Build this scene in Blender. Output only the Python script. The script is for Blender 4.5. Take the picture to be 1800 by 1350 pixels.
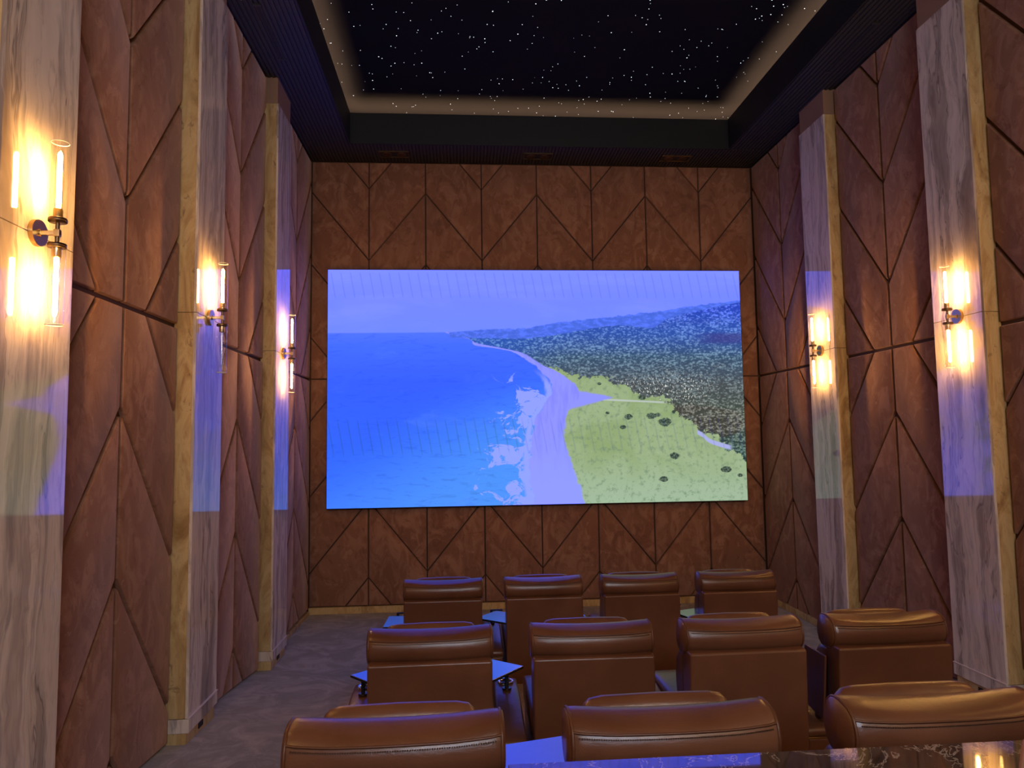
import bpy, bmesh, math, random
from mathutils import Vector, Matrix

random.seed(7)
for o in list(bpy.data.objects):
    bpy.data.objects.remove(o, do_unlink=True)
SC = bpy.context.scene
COL = SC.collection

# ------------------------------------------------------------------ camera, world, exposure
EYE = 2.10                                   # lens height above the front floor
cd = bpy.data.cameras.new('camera')
cam = bpy.data.objects.new('camera', cd); COL.objects.link(cam)
cd.sensor_fit = 'HORIZONTAL'; cd.sensor_width = 36.0
cd.lens = 1245.13 / 1800 * 36.0
cd.clip_start = 0.02; cd.clip_end = 100
_r = Vector((0.99735243, -0.07134529, -0.01407068))
_u = Vector((0.00840949, -0.07903735, 0.99683618))
_w = Vector((0.07223167, 0.99431532, 0.07822811))
M4 = Matrix(((_r.x, _u.x, -_w.x, 0), (_r.y, _u.y, -_w.y, 0), (_r.z, _u.z, -_w.z, EYE), (0, 0, 0, 1)))
cam.matrix_world = M4
SC.camera = cam

wd = bpy.data.worlds.new('world'); SC.world = wd; wd.use_nodes = True
wd.node_tree.nodes['Background'].inputs[0].default_value = (0.01, 0.01, 0.012, 1)
wd.node_tree.nodes['Background'].inputs[1].default_value = 0.2

vs = SC.view_settings
vs.view_transform = 'Standard'; vs.look = 'None'; vs.exposure = 0.35; vs.gamma = 1.0
vs.use_curve_mapping = False

# strengths of the room's lamps and the added fill pendants (used by their builders below)
SCREEN_GAIN = 0.785
BLUE_OVER = 1.5
BULB = 235.0
PENDANT_FILL = 90.0
COVE = 23.0
BACK_WINDOW = 20.0

# ------------------------------------------------------------------ main dimensions
XL, XR = -1.879, 3.902          # padded wall faces
YF, YB = 9.0, -3.2              # screen wall, wall behind the camera
ZS = 3.598 + EYE                # soffit underside
ZM = 0.788 + EYE                # horizontal panel joint
PD = 0.115                      # pilaster projection
ZLIP = 3.98 + EYE
ZSTAR = 4.12 + EYE
SX0, SX1, SY1 = -1.31, 3.384, 8.42   # inner edges of the soffit
RAMP = [(-3.3, .31), (2.9, .31), (4.4, .205), (5.57, .14), (6.9, 0.0), (9.1, 0.0)]
def floor_z(y):
    for (y0, z0), (y1, z1) in zip(RAMP, RAMP[1:]):
        if y0 <= y <= y1: return z0 + (z1 - z0) * (y - y0) / (y1 - y0)
    return 0.0

# ------------------------------------------------------------------ helpers
def tag(o, label=None, cat=None, group=None, kind=None):
    if label: o['label'] = label
    if cat: o['category'] = cat
    if group: o['group'] = group
    if kind: o['kind'] = kind
    return o
def link(name, me, mat=None, parent=None, loc=None):
    o = bpy.data.objects.new(name, me); COL.objects.link(o)
    if mat is not None and me is not None and len(me.materials) == 0: me.materials.append(mat)
    if parent is not None: o.parent = parent
    if loc is not None: o.location = loc
    return o
def empty(name, loc=(0, 0, 0), rz=0.0):
    o = bpy.data.objects.new(name, None); COL.objects.link(o)
    o.empty_display_size = 0.1; o.location = loc; o.rotation_euler = (0, 0, rz)
    return o
def mesh(name, V, F, smooth=False):
    me = bpy.data.meshes.new(name); me.from_pydata([tuple(v) for v in V], [], F)
    me.validate(); me.update()
    if smooth: me.polygons.foreach_set('use_smooth', [True] * len(me.polygons))
    return me
def bm_mesh(name, bm, smooth=False):
    bmesh.ops.recalc_face_normals(bm, faces=bm.faces[:])
    me = bpy.data.meshes.new(name); bm.to_mesh(me); bm.free()
    if smooth: me.polygons.foreach_set('use_smooth', [True] * len(me.polygons))
    return me
def add_box(bm, x0, x1, y0, y1, z0, z1):
    vs_ = [bm.verts.new(p) for p in [(x0,y0,z0),(x1,y0,z0),(x1,y1,z0),(x0,y1,z0),(x0,y0,z1),(x1,y0,z1),(x1,y1,z1),(x0,y1,z1)]]
    for f in [(0,3,2,1),(4,5,6,7),(0,1,5,4),(1,2,6,5),(2,3,7,6),(3,0,4,7)]: bm.faces.new([vs_[i] for i in f])
    return vs_
def rbox_me(name, x0, x1, y0, y1, z0, z1, bev=0.01, seg=2, fn=None, smooth=True):
    bm = bmesh.new(); add_box(bm, x0, x1, y0, y1, z0, z1)
    if fn:
        for v in bm.verts: v.co = Vector(fn(*v.co))
    if bev > 0:
        bmesh.ops.bevel(bm, geom=bm.edges[:], offset=bev, segments=seg, profile=0.5, affect='EDGES')
    me = bm_mesh(name, bm, False)
    if smooth and bev > 0 and seg > 1:
        me.polygons.foreach_set('use_smooth', [True] * len(me.polygons))
    return me
def rbox(name, b, mat, parent=None, bev=0.01, seg=2, fn=None, loc=None):
    o = link(name, rbox_me(name, *b, bev=bev, seg=seg, fn=fn), mat, parent, loc)
    if bev > 0 and seg > 1:
        wn = o.modifiers.new('weighted_normal', 'WEIGHTED_NORMAL'); wn.keep_sharp = True; wn.weight = 100
    return o
def cyl_me(name, p0, p1, r, n=24, r1=None, cap=True):
    p0, p1 = Vector(p0), Vector(p1); r1 = r if r1 is None else r1
    d = (p1 - p0).normalized(); a = d.orthogonal().normalized(); b = d.cross(a)
    V, F = [], []
    for p, rr in ((p0, r), (p1, r1)):
        for i in range(n):
            t = 2 * math.pi * i / n; V.append(p + a * math.cos(t) * rr + b * math.sin(t) * rr)
    for i in range(n): F.append((i, (i + 1) % n, n + (i + 1) % n, n + i))
    if cap: F.append(tuple(range(n))[::-1]); F.append(tuple(range(n, 2 * n)))
    me = mesh(name, V, F, True)
    try: me.set_sharp_from_angle(angle=math.radians(40))
    except Exception: pass
    return me
def lathe_me(name, prof, n=28, close=False):
    """prof: (r, z) list turned round z"""
    V, F = [], []
    for r, z in prof:
        for i in range(n):
            t = 2 * math.pi * i / n; V.append((r * math.cos(t), r * math.sin(t), z))
    m = len(prof)
    for j in range(m if close else m - 1):
        k = (j + 1) % m
        for i in range(n): F.append((j*n + i, j*n + (i+1) % n, k*n + (i+1) % n, k*n + i))
    return mesh(name, V, F, True)
def pipe_me(name, path, r, n=8, closed=False):
    P = [Vector(p) for p in path]; V, F = [], []; N = len(P)
    up = None
    for i, p in enumerate(P):
        if closed: d = (P[(i+1) % N] - P[i-1]).normalized()
        else: d = (P[min(i+1, N-1)] - P[max(i-1, 0)]).normalized()
        if up is None: up = d.orthogonal().normalized()
        up = (up - d * up.dot(d)).normalized(); b = d.cross(up)
        for k in range(n):
            t = 2 * math.pi * k / n; V.append(p + up * math.cos(t) * r + b * math.sin(t) * r)
    for i in range(N if closed else N - 1):
        j = (i + 1) % N
        for k in range(n): F.append((i*n + k, i*n + (k+1) % n, j*n + (k+1) % n, j*n + k))
    return mesh(name, V, F, True)
def loft_me(name, secs):
    """secs: list of closed rings (same count); ends are capped"""
    n = len(secs[0]); V = [p for s in secs for p in s]; F = []
    for j in range(len(secs) - 1):
        for i in range(n): F.append((j*n + i, j*n + (i+1) % n, (j+1)*n + (i+1) % n, (j+1)*n + i))
    F.append(tuple(range(n))[::-1]); F.append(tuple(range((len(secs)-1)*n, len(secs)*n)))
    bm = bmesh.new(); bv = [bm.verts.new(v) for v in V]
    for f in F: bm.faces.new([bv[i] for i in f])
    return bm_mesh(name, bm, True)
def smooth_ring(pts, it=2):
    for _ in range(it):
        q = []
        for i in range(len(pts)):
            a, b = Vector(pts[i]), Vector(pts[(i + 1) % len(pts)])
            q += [a * .75 + b * .25, a * .25 + b * .75]
        pts = q
    return pts
def copy_tree(o, loc, rz=None):
    c = o.copy(); COL.objects.link(c); c.location = loc
    if rz is not None: c.rotation_euler = (0, 0, rz)
    for ch in list(o.children):
        d = ch.copy(); COL.objects.link(d); d.parent = c
        for g in list(ch.children):
            e = g.copy(); COL.objects.link(e); e.parent = d
    return c

# ------------------------------------------------------------------ node helpers
class NT:
    def __init__(s, mat):
        mat.use_nodes = True; s.t = mat.node_tree; s.t.nodes.clear()
        s.out = s.n('ShaderNodeOutputMaterial')
    def n(s, typ, **kw):
        nd = s.t.nodes.new(typ)
        for k, v in kw.items(): setattr(nd, k, v)
        return nd
    def put(s, sock, v):
        if v is None: return
        if isinstance(v, bpy.types.NodeSocket): s.t.links.new(v, sock)
        else:
            if sock.type == 'RGBA' and len(v) == 3: v = (*v, 1)
            sock.default_value = v
    def math(s, op, a, b=None, c=None, clamp=False):
        nd = s.n('ShaderNodeMath', operation=op); nd.use_clamp = clamp
        for i, v in enumerate((a, b, c)):
            if v is not None: s.put(nd.inputs[i], v)
        return nd.outputs[0]
    def mix(s, f, a, b, blend='MIX'):
        nd = s.n('ShaderNodeMix', data_type='RGBA', blend_type=blend)
        s.put(nd.inputs[0], f); s.put(nd.inputs[6], a); s.put(nd.inputs[7], b)
        return nd.outputs[2]
    def smooth(s, v, a, b, lo=0.0, hi=1.0):
        nd = s.n('ShaderNodeMapRange', interpolation_type='SMOOTHSTEP')
        for i, q in enumerate((v, a, b, lo, hi)): s.put(nd.inputs[i], q)
        return nd.outputs[0]
    def noise(s, vec, scale, detail=4, rough=.55, dist=0.0, dim='3D'):
        nd = s.n('ShaderNodeTexNoise', noise_dimensions=dim)
        if vec is not None: s.put(nd.inputs['Vector'], vec)
        s.put(nd.inputs['Scale'], scale); s.put(nd.inputs['Detail'], detail)
        s.put(nd.inputs['Roughness'], rough); s.put(nd.inputs['Distortion'], dist)
        return nd.outputs['Fac']
    def scalev(s, vec, sc):
        nd = s.n('ShaderNodeVectorMath', operation='MULTIPLY'); s.put(nd.inputs[0], vec); nd.inputs[1].default_value = sc
        return nd.outputs[0]
    def ramp(s, f, stops):
        nd = s.n('ShaderNodeValToRGB'); cr = nd.color_ramp
        while len(cr.elements) < len(stops): cr.elements.new(0.5)
        for e, (p, c) in zip(cr.elements, stops): e.position = p; e.color = (*c, 1)
        s.put(nd.inputs[0], f); return nd.outputs[0]
    def curve(s, f, pts):
        nd = s.n('ShaderNodeFloatCurve'); c = nd.mapping.curves[0]
        while len(c.points) < len(pts): c.points.new(0.5, 0.5)
        for p, (x, y) in zip(c.points, pts): p.location = (x, y); p.handle_type = 'AUTO_CLAMPED'
        nd.mapping.update(); s.put(nd.inputs[1], f); return nd.outputs[0]
    def pos(s): return s.n('ShaderNodeNewGeometry').outputs['Position']
    def bump(s, h, strength=.2, dist=.01):
        nd = s.n('ShaderNodeBump'); s.put(nd.inputs['Height'], h)
        nd.inputs['Strength'].default_value = strength; nd.inputs['Distance'].default_value = dist
        return nd.outputs[0]
    def principled(s, **kw):
        nd = s.n('ShaderNodeBsdfPrincipled')
        for k, v in kw.items(): s.put(nd.inputs[k.replace('_', ' ')], v)
        s.t.links.new(nd.outputs[0], s.out.inputs[0]); return nd
def srgb(r, g, b):
    f = lambda c: (c/255/12.92) if c/255 <= .04045 else ((c/255 + .055)/1.055)**2.4
    return (f(r), f(g), f(b))
def newmat(name): return bpy.data.materials.new(name)
def plain(name, col, rough=.5, metal=0.0, **kw):
    m = newmat(name); t = NT(m); p = t.principled(Base_Color=col, Roughness=rough, Metallic=metal, **kw); return m

# ------------------------------------------------------------------ materials
def mat_suede():
    m = newmat('suede'); t = NT(m); P = t.pos()
    big = t.noise(P, 1.6, 3, .6, .6); hand = t.noise(t.scalev(P, (1, 1, .6)), 5.5, 4, .62, 1.4); fine = t.noise(P, 260, 2, .6)
    c = t.mix(t.smooth(hand, .42, .66), (.235, .105, .066), (.370, .185, .122))
    c = t.mix(t.smooth(big, .3, .7), c, t.mix(.5, c, (.29, .140, .090)))
    mark = t.noise(t.scalev(P, (1, 1, .75)), 4.2, 5, .62, 2.4)
    c = t.mix(t.math('MULTIPLY', t.smooth(mark, .585, .625), .38), c, (.14, .056, .034))
    c = t.mix(t.math('MULTIPLY', t.smooth(mark, .375, .345), .40), c, (.47, .25, .17))
    c = t.mix(t.math('MULTIPLY', t.smooth(fine, .3, .7), .25), c, (.15, .06, .03))
    t.principled(Base_Color=c, Roughness=.92, Specular_IOR_Level=.15, Sheen_Weight=.45, Sheen_Roughness=.4,
                 Sheen_Tint=(1.0, .60, .46, 1), Normal=t.bump(fine, .12, .004))
    return m
def mat_stone():
    m = newmat('veined_marble'); t = NT(m); P = t.pos()
    warp = t.n('ShaderNodeTexNoise'); t.put(warp.inputs['Vector'], t.scalev(P, (1.9, 1.9, .9)))
    t.put(warp.inputs['Scale'], 1.0); t.put(warp.inputs['Detail'], 4); t.put(warp.inputs['Roughness'], .55)
    vm = t.n('ShaderNodeVectorMath', operation='MULTIPLY_ADD')
    t.put(vm.inputs[0], warp.outputs['Color']); vm.inputs[1].default_value = (.34, .34, .34); t.put(vm.inputs[2], P)
    Q = vm.outputs[0]
    band = t.noise(t.scalev(Q, (4.6, 4.6, .22)), 1.0, 4, .55, .3)
    mid = t.noise(t.scalev(Q, (15, 15, .55)), 1.0, 4, .6, .4)
    fine = t.noise(t.scalev(Q, (42, 42, 1.6)), 1.0, 4, .65, .4)
    blot = t.noise(t.scalev(P, (5, 5, 2.2)), 1.0, 6, .66, 1.6)
    c = t.ramp(band, [(.30, (.22, .165, .145)), (.38, (.40, .31, .26)), (.46, (.68, .555, .465)), (.54, (.76, .635, .54)), (.60, (.50, .40, .345)), (.70, (.72, .60, .51))])
    c = t.mix(t.math('MULTIPLY', t.smooth(mid, .50, .68), .62), c, (.29, .24, .225))
    c = t.mix(t.math('MULTIPLY', t.smooth(mid, .40, .28), .55), c, (.76, .69, .63))
    c = t.mix(t.math('MULTIPLY', t.smooth(fine, .52, .70), .35), c, (.30, .245, .22))
    vein = t.math('ABSOLUTE', t.math('SUBTRACT', band, .425))
    c = t.mix(t.math('MULTIPLY', t.smooth(vein, .010, 0.0), .6), c, (.15, .115, .105))
    c = t.mix(t.math('MULTIPLY', t.smooth(blot, .56, .70), .45), c, (.40, .29, .22))
    t.principled(Base_Color=c, Roughness=.045, IOR=1.72)
    return m
def mat_edge_stone():
    m = newmat('lamplit_edge_stone'); t = NT(m); P = t.pos()
    a = t.noise(t.scalev(P, (5, 5, 1.6)), 1.0, 6, .65, 1.5); b = t.noise(t.scalev(P, (14, 14, 9)), 1.0, 5, .7, 1.2)
    c = t.ramp(a, [(.32, (.29, .16, .060)), (.45, (.48, .31, .13)), (.56, (.60, .42, .20)), (.70, (.37, .21, .080))])  # golden glow of warm lamplight is put into the side-face colour
    c = t.mix(t.math('MULTIPLY', t.smooth(b, .60, .68), .6), c, (.18, .09, .045))
    t.principled(Base_Color=c, Roughness=.35)
    return m
def mat_carpet():
    m = newmat('carpet'); t = NT(m); P = t.pos()
    a = t.noise(t.scalev(P, (1, 1, 1)), 3.2, 5, .65, 1.3); f = t.noise(P, 190, 3, .7)
    c = t.mix(t.smooth(a, .38, .68), (.255, .19, .175), (.46, .35, .32))
    c = t.mix(t.math('MULTIPLY', t.smooth(f, .3, .7), .5), c, (.16, .125, .115))
    t.principled(Base_Color=c, Roughness=.96, Specular_IOR_Level=.1, Sheen_Weight=.2, Normal=t.bump(f, .5, .006))
    return m
def mat_leather(name='leather'):
    m = newmat(name); t = NT(m); P = t.pos()
    a = t.noise(P, 3.5, 3, .5, .3); g = t.noise(P, 210, 3, .6); w = t.noise(t.scalev(P, (14, 14, 30)), 1, 3, .5, .8)
    c = t.mix(t.smooth(a, .35, .7), (.128, .046, .021), (.170, .065, .031))
    h = t.math('ADD', t.math('MULTIPLY', g, .35), t.math('MULTIPLY', w, .9))
    t.principled(Base_Color=c, Roughness=.30, Specular_IOR_Level=.55, Normal=t.bump(h, .16, .010))
    return m
def mat_counter():
    m = newmat('brown_marble'); t = NT(m); P = t.pos()
    d = t.noise(P, 5, 6, .65, 2.2); v = t.math('ABSOLUTE', t.math('SUBTRACT', t.noise(P, 3.1, 5, .6, 2.6), .5))
    c = t.mix(t.smooth(d, .35, .7), (.030, .020, .015), (.085, .060, .045))
    c = t.mix(t.math('MULTIPLY', t.smooth(v, .018, 0), .8), c, (.36, .29, .24))
    t.principled(Base_Color=c, Roughness=.03, IOR=1.75)
    return m
def mat_soffit():
    m = newmat('dark_ribbed_timber'); t = NT(m); P = t.pos()
    a = t.noise(t.scalev(P, (30, 1.5, 30)), 1, 4, .6)
    t.principled(Base_Color=t.mix(a, (.018, .017, .019), (.030, .029, .031)), Roughness=.55)
    return m
def mat_glass():
    m = newmat('clear_glass'); t = NT(m)
    lw = t.n('ShaderNodeLayerWeight'); lw.inputs[0].default_value = .5
    fac = t.math('ADD', t.math('MULTIPLY', t.math('POWER', lw.outputs['Facing'], 3.0), .75), .035)
    tr = t.n('ShaderNodeBsdfTransparent'); tr.inputs[0].default_value = (.97, .965, .95, 1)
    gl = t.n('ShaderNodeBsdfGlossy'); gl.inputs['Roughness'].default_value = .02
    mx = t.n('ShaderNodeMixShader')
    t.put(mx.inputs[0], fac); t.put(mx.inputs[1], tr.outputs[0]); t.put(mx.inputs[2], gl.outputs[0])
    t.t.links.new(mx.outputs[0], t.out.inputs[0]); return m
def mat_emit(name, col, st, sampling=None):
    m = newmat(name); t = NT(m); e = t.n('ShaderNodeEmission')
    e.inputs[0].default_value = (*col, 1); e.inputs[1].default_value = st
    t.t.links.new(e.outputs[0], t.out.inputs[0])
    if sampling:
        try: m.cycles.emission_sampling = sampling
        except Exception: pass
    return m
def mat_star_panel():
    m = newmat('star_panel'); t = NT(m); P = t.pos()
    f = t.noise(P, 120, 2, .6)
    t.principled(Base_Color=t.mix(f, (.0085, .0085, .0135), (.012, .012, .018)), Roughness=.95, Specular_IOR_Level=.05)
    return m

def mat_screen():
    """aerial view of a coast, drawn from curves and noise in the screen's own uv"""
    m = newmat('screen_picture'); t = NT(m)
    uv = t.n('ShaderNodeUVMap').outputs[0]
    sep = t.n('ShaderNodeSeparateXYZ'); t.put(sep.inputs[0], uv)
    u, v = sep.outputs[0], sep.outputs[1]; d = t.math('SUBTRACT', 1.0, v)       # d: 0 at the top
    uvA = t.scalev(uv, (1.78, 1.0, 1.0))
    S = lambda *c: srgb(*c)
    X = lambda px: (px - 575) / 732.0
    Y = lambda py: (py - 474) / 412.0
    # --- sky
    sky = t.ramp(d, [(0.0, S(128, 144, 255)), (.14, S(119, 138, 250)), (.24, S(116, 140, 248)), (.30, S(112, 138, 246))])
    cl = t.noise(t.scalev(uvA, (1.0, 4.0, 1)), 2.4, 4, .55, .3)
    sky = t.mix(t.math('MULTIPLY', t.smooth(cl, .45, .75), .35), sky, S(146, 160, 255))
    # --- sea
    sea = t.ramp(d, [(.262, S(86, 120, 244)), (.32, S(72, 112, 243)), (.48, S(58, 98, 240)), (.75, S(54, 104, 238)), (1.0, S(62, 118, 238))])
    turq = t.math('MULTIPLY', t.smooth(t.math('ADD', u, t.math('MULTIPLY', t.math('SUBTRACT', d, .62), .75)), .12, .62), t.smooth(d, .30, .72))
    sea = t.mix(t.math('MULTIPLY', turq, .85), sea, S(84, 156, 236))
    wv = t.noise(t.scalev(uvA, (14, 60, 1)), 1.0, 4, .62, .6)
    wv2 = t.noise(t.scalev(uvA, (3, 9, 1)), 1.0, 4, .6, .8)
    sea = t.mix(t.math('MULTIPLY', t.smooth(wv, .50, .72), .28), sea, S(40, 76, 222))
    sea = t.mix(t.math('MULTIPLY', t.smooth(wv2, .55, .75), .28), sea, S(92, 140, 250))
    # --- coast lines: u of the water line and of the beach's inner edge as curves of d
    j = t.math('SUBTRACT', t.noise(uvA, 16, 5, .62, .4), .5)
    jb = t.math('SUBTRACT', t.noise(t.scalev(uvA, (1, .6, 1)), 7, 5, .62, .8), .5)
    coast = t.curve(d, [(0, .27), (Y(583), .272), (Y(590), .30), (Y(598), .335), (Y(607), .345), (Y(614), .405), (Y(622), .445), (Y(640), .478),
                        (Y(655), .505), (Y(672), .525), (Y(690), .53), (Y(712), .51), (Y(740), .488), (Y(780), .478), (Y(830), .472), (Y(888), .485)])
    beach = t.curve(d, [(0, .27), (Y(598), .335), (Y(614), .42), (Y(622), .462), (Y(640), .50), (Y(655), .54), (Y(672), .575), (Y(690), .592),
                        (Y(712), .585), (Y(735), .562), (Y(760), .557), (Y(800), .565), (Y(840), .585), (Y(888), .605)])
    land = t.smooth(t.math('SUBTRACT', t.math('ADD', u, t.math('MULTIPLY', j, .030)), coast), -.002, .003)
    inland = t.smooth(t.math('SUBTRACT', t.math('ADD', u, t.math('MULTIPLY', j, .030)), beach), -.003, .004)
    # foam patches along the water line
    fm = t.noise(t.scalev(uvA, (1, 1.3, 1)), 9.5, 6, .66, 1.2)
    near = t.math('MULTIPLY', t.smooth(t.math('SUBTRACT', coast, u), .19, .01), t.smooth(d, .40, .56))
    foam = t.smooth(t.math('ADD', fm, t.math('MULTIPLY', near, .20)), .665, .70)
    foam = t.math('MULTIPLY', foam, t.smooth(near, .03, .3))
    edge = t.smooth(t.math('ABSOLUTE', t.math('SUBTRACT', t.math('ADD', u, t.math('MULTIPLY', jb, .03)), t.math('SUBTRACT', coast, .006))), .012, .003)
    foam = t.math('MAXIMUM', foam, t.math('MULTIPLY', edge, t.smooth(d, .42, .5)))
    sea = t.mix(t.math('MULTIPLY', foam, .85), sea, S(156, 168, 250))
    # --- beach, with a sandy spit and track running inland
    sand = t.mix(t.smooth(t.noise(t.scalev(uvA, (40, 8, 1)), 1, 3), .4, .7), S(146, 150, 248), S(134, 138, 238))
    sand = t.mix(t.smooth(d, .62, .95), sand, S(148, 158, 252))
    # --- field
    fn = t.noise(uvA, 42, 5, .7); fb = t.noise(uvA, 6, 4, .6, .8)
    field = t.mix(t.smooth(fb, .35, .68), S(146, 168, 116), S(160, 180, 138))
    field = t.mix(t.smooth(d, .75, 1.0), field, S(164, 188, 158))
    field = t.mix(t.math('MULTIPLY', t.smooth(fn, .50, .66), .75), field, S(120, 144, 116))
    field = t.mix(t.math('MULTIPLY', t.smooth(fn, .38, .26), .6), field, S(188, 205, 178))
    spit = t.math('MULTIPLY', t.smooth(t.math('ABSOLUTE', t.math('SUBTRACT', t.math('ADD', d, t.math('MULTIPLY', jb, .03)), Y(703))), t.math('MULTIPLY', t.math('SUBTRACT', .690, u), .42), t.math('MULTIPLY', t.math('SUBTRACT', .672, u), .36)),
                  t.smooth(t.math('ADD', u, t.math('MULTIPLY', j, .06)), .685, .665))
    trackl = t.math('ADD', Y(705), t.math('MULTIPLY', t.math('SUBTRACT', u, .65), .10))
    track = t.math('MULTIPLY', t.smooth(t.math('ABSOLUTE', t.math('SUBTRACT', d, trackl)), .0055, .002), t.math('MULTIPLY', t.smooth(u, .60, .64), t.smooth(u, .82, .79)))
    field = t.mix(t.math('MULTIPLY', track, .75), field, S(196, 205, 205))
    field = t.mix(spit, field, S(146, 150, 240))
    # scattered bushes in the field
    f2b = t.smooth(t.noise(uvA, 110, 3, .7), .4, .62)
    vo = t.n('ShaderNodeTexVoronoi', feature='F1'); t.put(vo.inputs['Vector'], uvA); t.put(vo.inputs['Scale'], 17.0); t.put(vo.inputs['Randomness'], 1.0)
    vsep = t.n('ShaderNodeSeparateColor'); t.put(vsep.inputs[0], vo.outputs['Color'])
    bush = t.math('MULTIPLY', t.smooth(t.math('ADD', vo.outputs['Distance'], t.math('MULTIPLY', j, .25)), .20, .13), t.smooth(vsep.outputs[0], .93, .94))
    field = t.mix(bush, field, S(58, 74, 66))
    for bx_, by_, br_ in ((1178, 806, 9.5), (1270, 831, 9.5), (1157, 846, 8.5), (1087, 754, 6.5), (1097, 736, 8), (1138, 735, 9), (1162, 746, 12), (1122, 702, 8), (1046, 677, 4), (1150, 733, 6), (1295, 842, 5), (1060, 729, 4)):
        dx_ = t.math('DIVIDE', t.math('SUBTRACT', u, X(bx_)), br_ / 732); dy_ = t.math('DIVIDE', t.math('SUBTRACT', d, Y(by_)), .62 * br_ / 412)
        rr_ = t.math('ADD', t.math('ADD', t.math('MULTIPLY', dx_, dx_), t.math('MULTIPLY', dy_, dy_)), t.math('MULTIPLY', t.math('SUBTRACT', fn, .5), 3.0))
        field = t.mix(t.smooth(rr_, 1.15, .6), field, t.mix(f2b, S(46, 60, 54), S(104, 122, 104)))
    # --- forest
    fo = t.n('ShaderNodeTexVoronoi', feature='F1'); t.put(fo.inputs['Vector'], t.scalev(uvA, (1, 1.5, 1))); t.put(fo.inputs['Scale'], 78.0)
    fd = fo.outputs['Distance']; f2 = t.noise(t.scalev(uvA, (1, 1.6, 1)), 55, 5, .72)
    f3 = t.noise(t.scalev(uvA, (1, 1.7, 1)), 120, 3, .6); hs = t.noise(t.scalev(uvA, (1, 2.2, 1)), 6.5, 3, .55, .8)
    crown = t.math('ADD', t.math('ADD', t.math('MULTIPLY', t.math('SUBTRACT', .6, fd), .30), t.math('MULTIPLY', f2, .85)), t.math('ADD', t.math('MULTIPLY', f3, .45), t.math('MULTIPLY', hs, .35)))
    fa = t.ramp(d, [(.17, S(44, 72, 190)), (.28, S(50, 84, 170)), (.38, S(58, 82, 112)), (.50, S(74, 80, 84)), (.62, S(70, 78, 70)), (.80, S(44, 62, 62))])
    fbc = t.ramp(d, [(.17, S(104, 132, 250)), (.28, S(112, 150, 226)), (.38, S(122, 154, 178)), (.50, S(128, 142, 148)), (.62, S(142, 152, 142)), (.80, S(112, 142, 130))])
    fmix = t.smooth(crown, .78, 1.04)
    forest = t.mix(fmix, fa, fbc)
    blue = t.math('MULTIPLY', t.smooth(u, .60, .36), t.smooth(d, .50, .30))
    forest = t.mix(t.math('MULTIPLY', blue, .75), forest, t.mix(fmix, S(44, 88, 190), S(104, 156, 226)))
    br = t.math('MULTIPLY', t.smooth(t.noise(t.scalev(uvA, (1, 1.8, 1)), 4.2, 3, .5, .4), .50, .64), t.math('MULTIPLY', t.smooth(d, .38, .50), t.smooth(u, .62, .78)))
    forest = t.mix(t.math('MULTIPLY', br, .6), forest, t.mix(fmix, S(66, 56, 50), S(150, 140, 130)))
    sp = t.smooth(t.noise(t.scalev(uvA, (1, .6, 1)), 150, 2, .5), .58, .66)
    spm = t.math('MULTIPLY', sp, t.math('MULTIPLY', t.smooth(t.math('ABSOLUTE', t.math('SUBTRACT', d, .525)), .09, .03), t.smooth(t.math('ABSOLUTE', t.math('SUBTRACT', u, .80)), .16, .06)))
    forest = t.mix(spm, forest, S(222, 224, 214))
    dark = t.math('MULTIPLY', t.smooth(t.math('ABSOLUTE', t.math('SUBTRACT', d, .298)), .034, .010), t.smooth(u, .86, .95))
    forest = t.mix(t.math('MULTIPLY', dark, .8), forest, S(62, 62, 140))
    # boundary field / forest
    wood = t.curve(u, [(0, .2), (.52, Y(648)), (.57, Y(660)), (.66, Y(668)), (.71, Y(684)), (.76, Y(700)), (.815, Y(708)), (.84, Y(736)),
                       (.885, Y(756)), (.915, Y(770)), (.955, Y(792)), (.985, Y(806)), (1, Y(816))])
    inwood = t.smooth(t.math('SUBTRACT', t.math('ADD', wood, t.math('ADD', t.math('MULTIPLY', j, .12), t.math('MULTIPLY', t.math('SUBTRACT', fn, .5), .07))), d), -.003, .004)
    ground = t.mix(inwood, field, forest)
    # pale lane curving out of the wood on the right
    lane = t.curve(u, [(0, Y(764)), (.875, Y(764)), (.89, Y(768)), (.91, Y(780)), (.935, Y(787)), (.965, Y(793)), (1, Y(797))])
    ln = t.math('MULTIPLY', t.smooth(t.math('ABSOLUTE', t.math('SUBTRACT', d, lane)), .013, .006), t.math('MULTIPLY', t.smooth(u, .879, .884), t.smooth(u, .968, .958)))
    ground = t.mix(ln, ground, S(172, 178, 232))
    shore = t.mix(inland, sand, ground)
    pic = t.mix(land, sea, shore)
    # --- far blue ridges and the horizon
    hz = t.math('SUBTRACT', d, Y(583.5))
    hj = t.math('MULTIPLY', t.math('SUBTRACT', t.noise(t.scalev(uvA, (1, 0, 0)), 22, 4, .6), .5), t.smooth(u, .27, .42, 0.0, .030))
    ridge = t.math('ADD', hj, t.curve(u, [(0, Y(585)), (.29, Y(584)), (.36, Y(580)), (.47, Y(577)), (.55, Y(567)), (.63, Y(561)), (.72, Y(554)), (.80, Y(547)), (.88, Y(538)), (1, Y(528))]))
    hill = t.math('ADD', t.math('MULTIPLY', hj, .6), t.curve(u, [(0, Y(600)), (.29, Y(594)), (.44, Y(596)), (.52, Y(592)), (.60, Y(582)), (.70, Y(573)), (.77, Y(578)), (.82, Y(560)), (.90, Y(546)), (1, Y(531))]))
    rc = t.mix(t.smooth(t.noise(t.scalev(uvA, (1, 2, 1)), 30, 4, .65), .4, .65), S(74, 106, 226), S(92, 124, 240))
    front = t.smooth(t.math('SUBTRACT', d, hill), -.003, .004)
    lower = t.mix(front, rc, pic)
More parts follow.
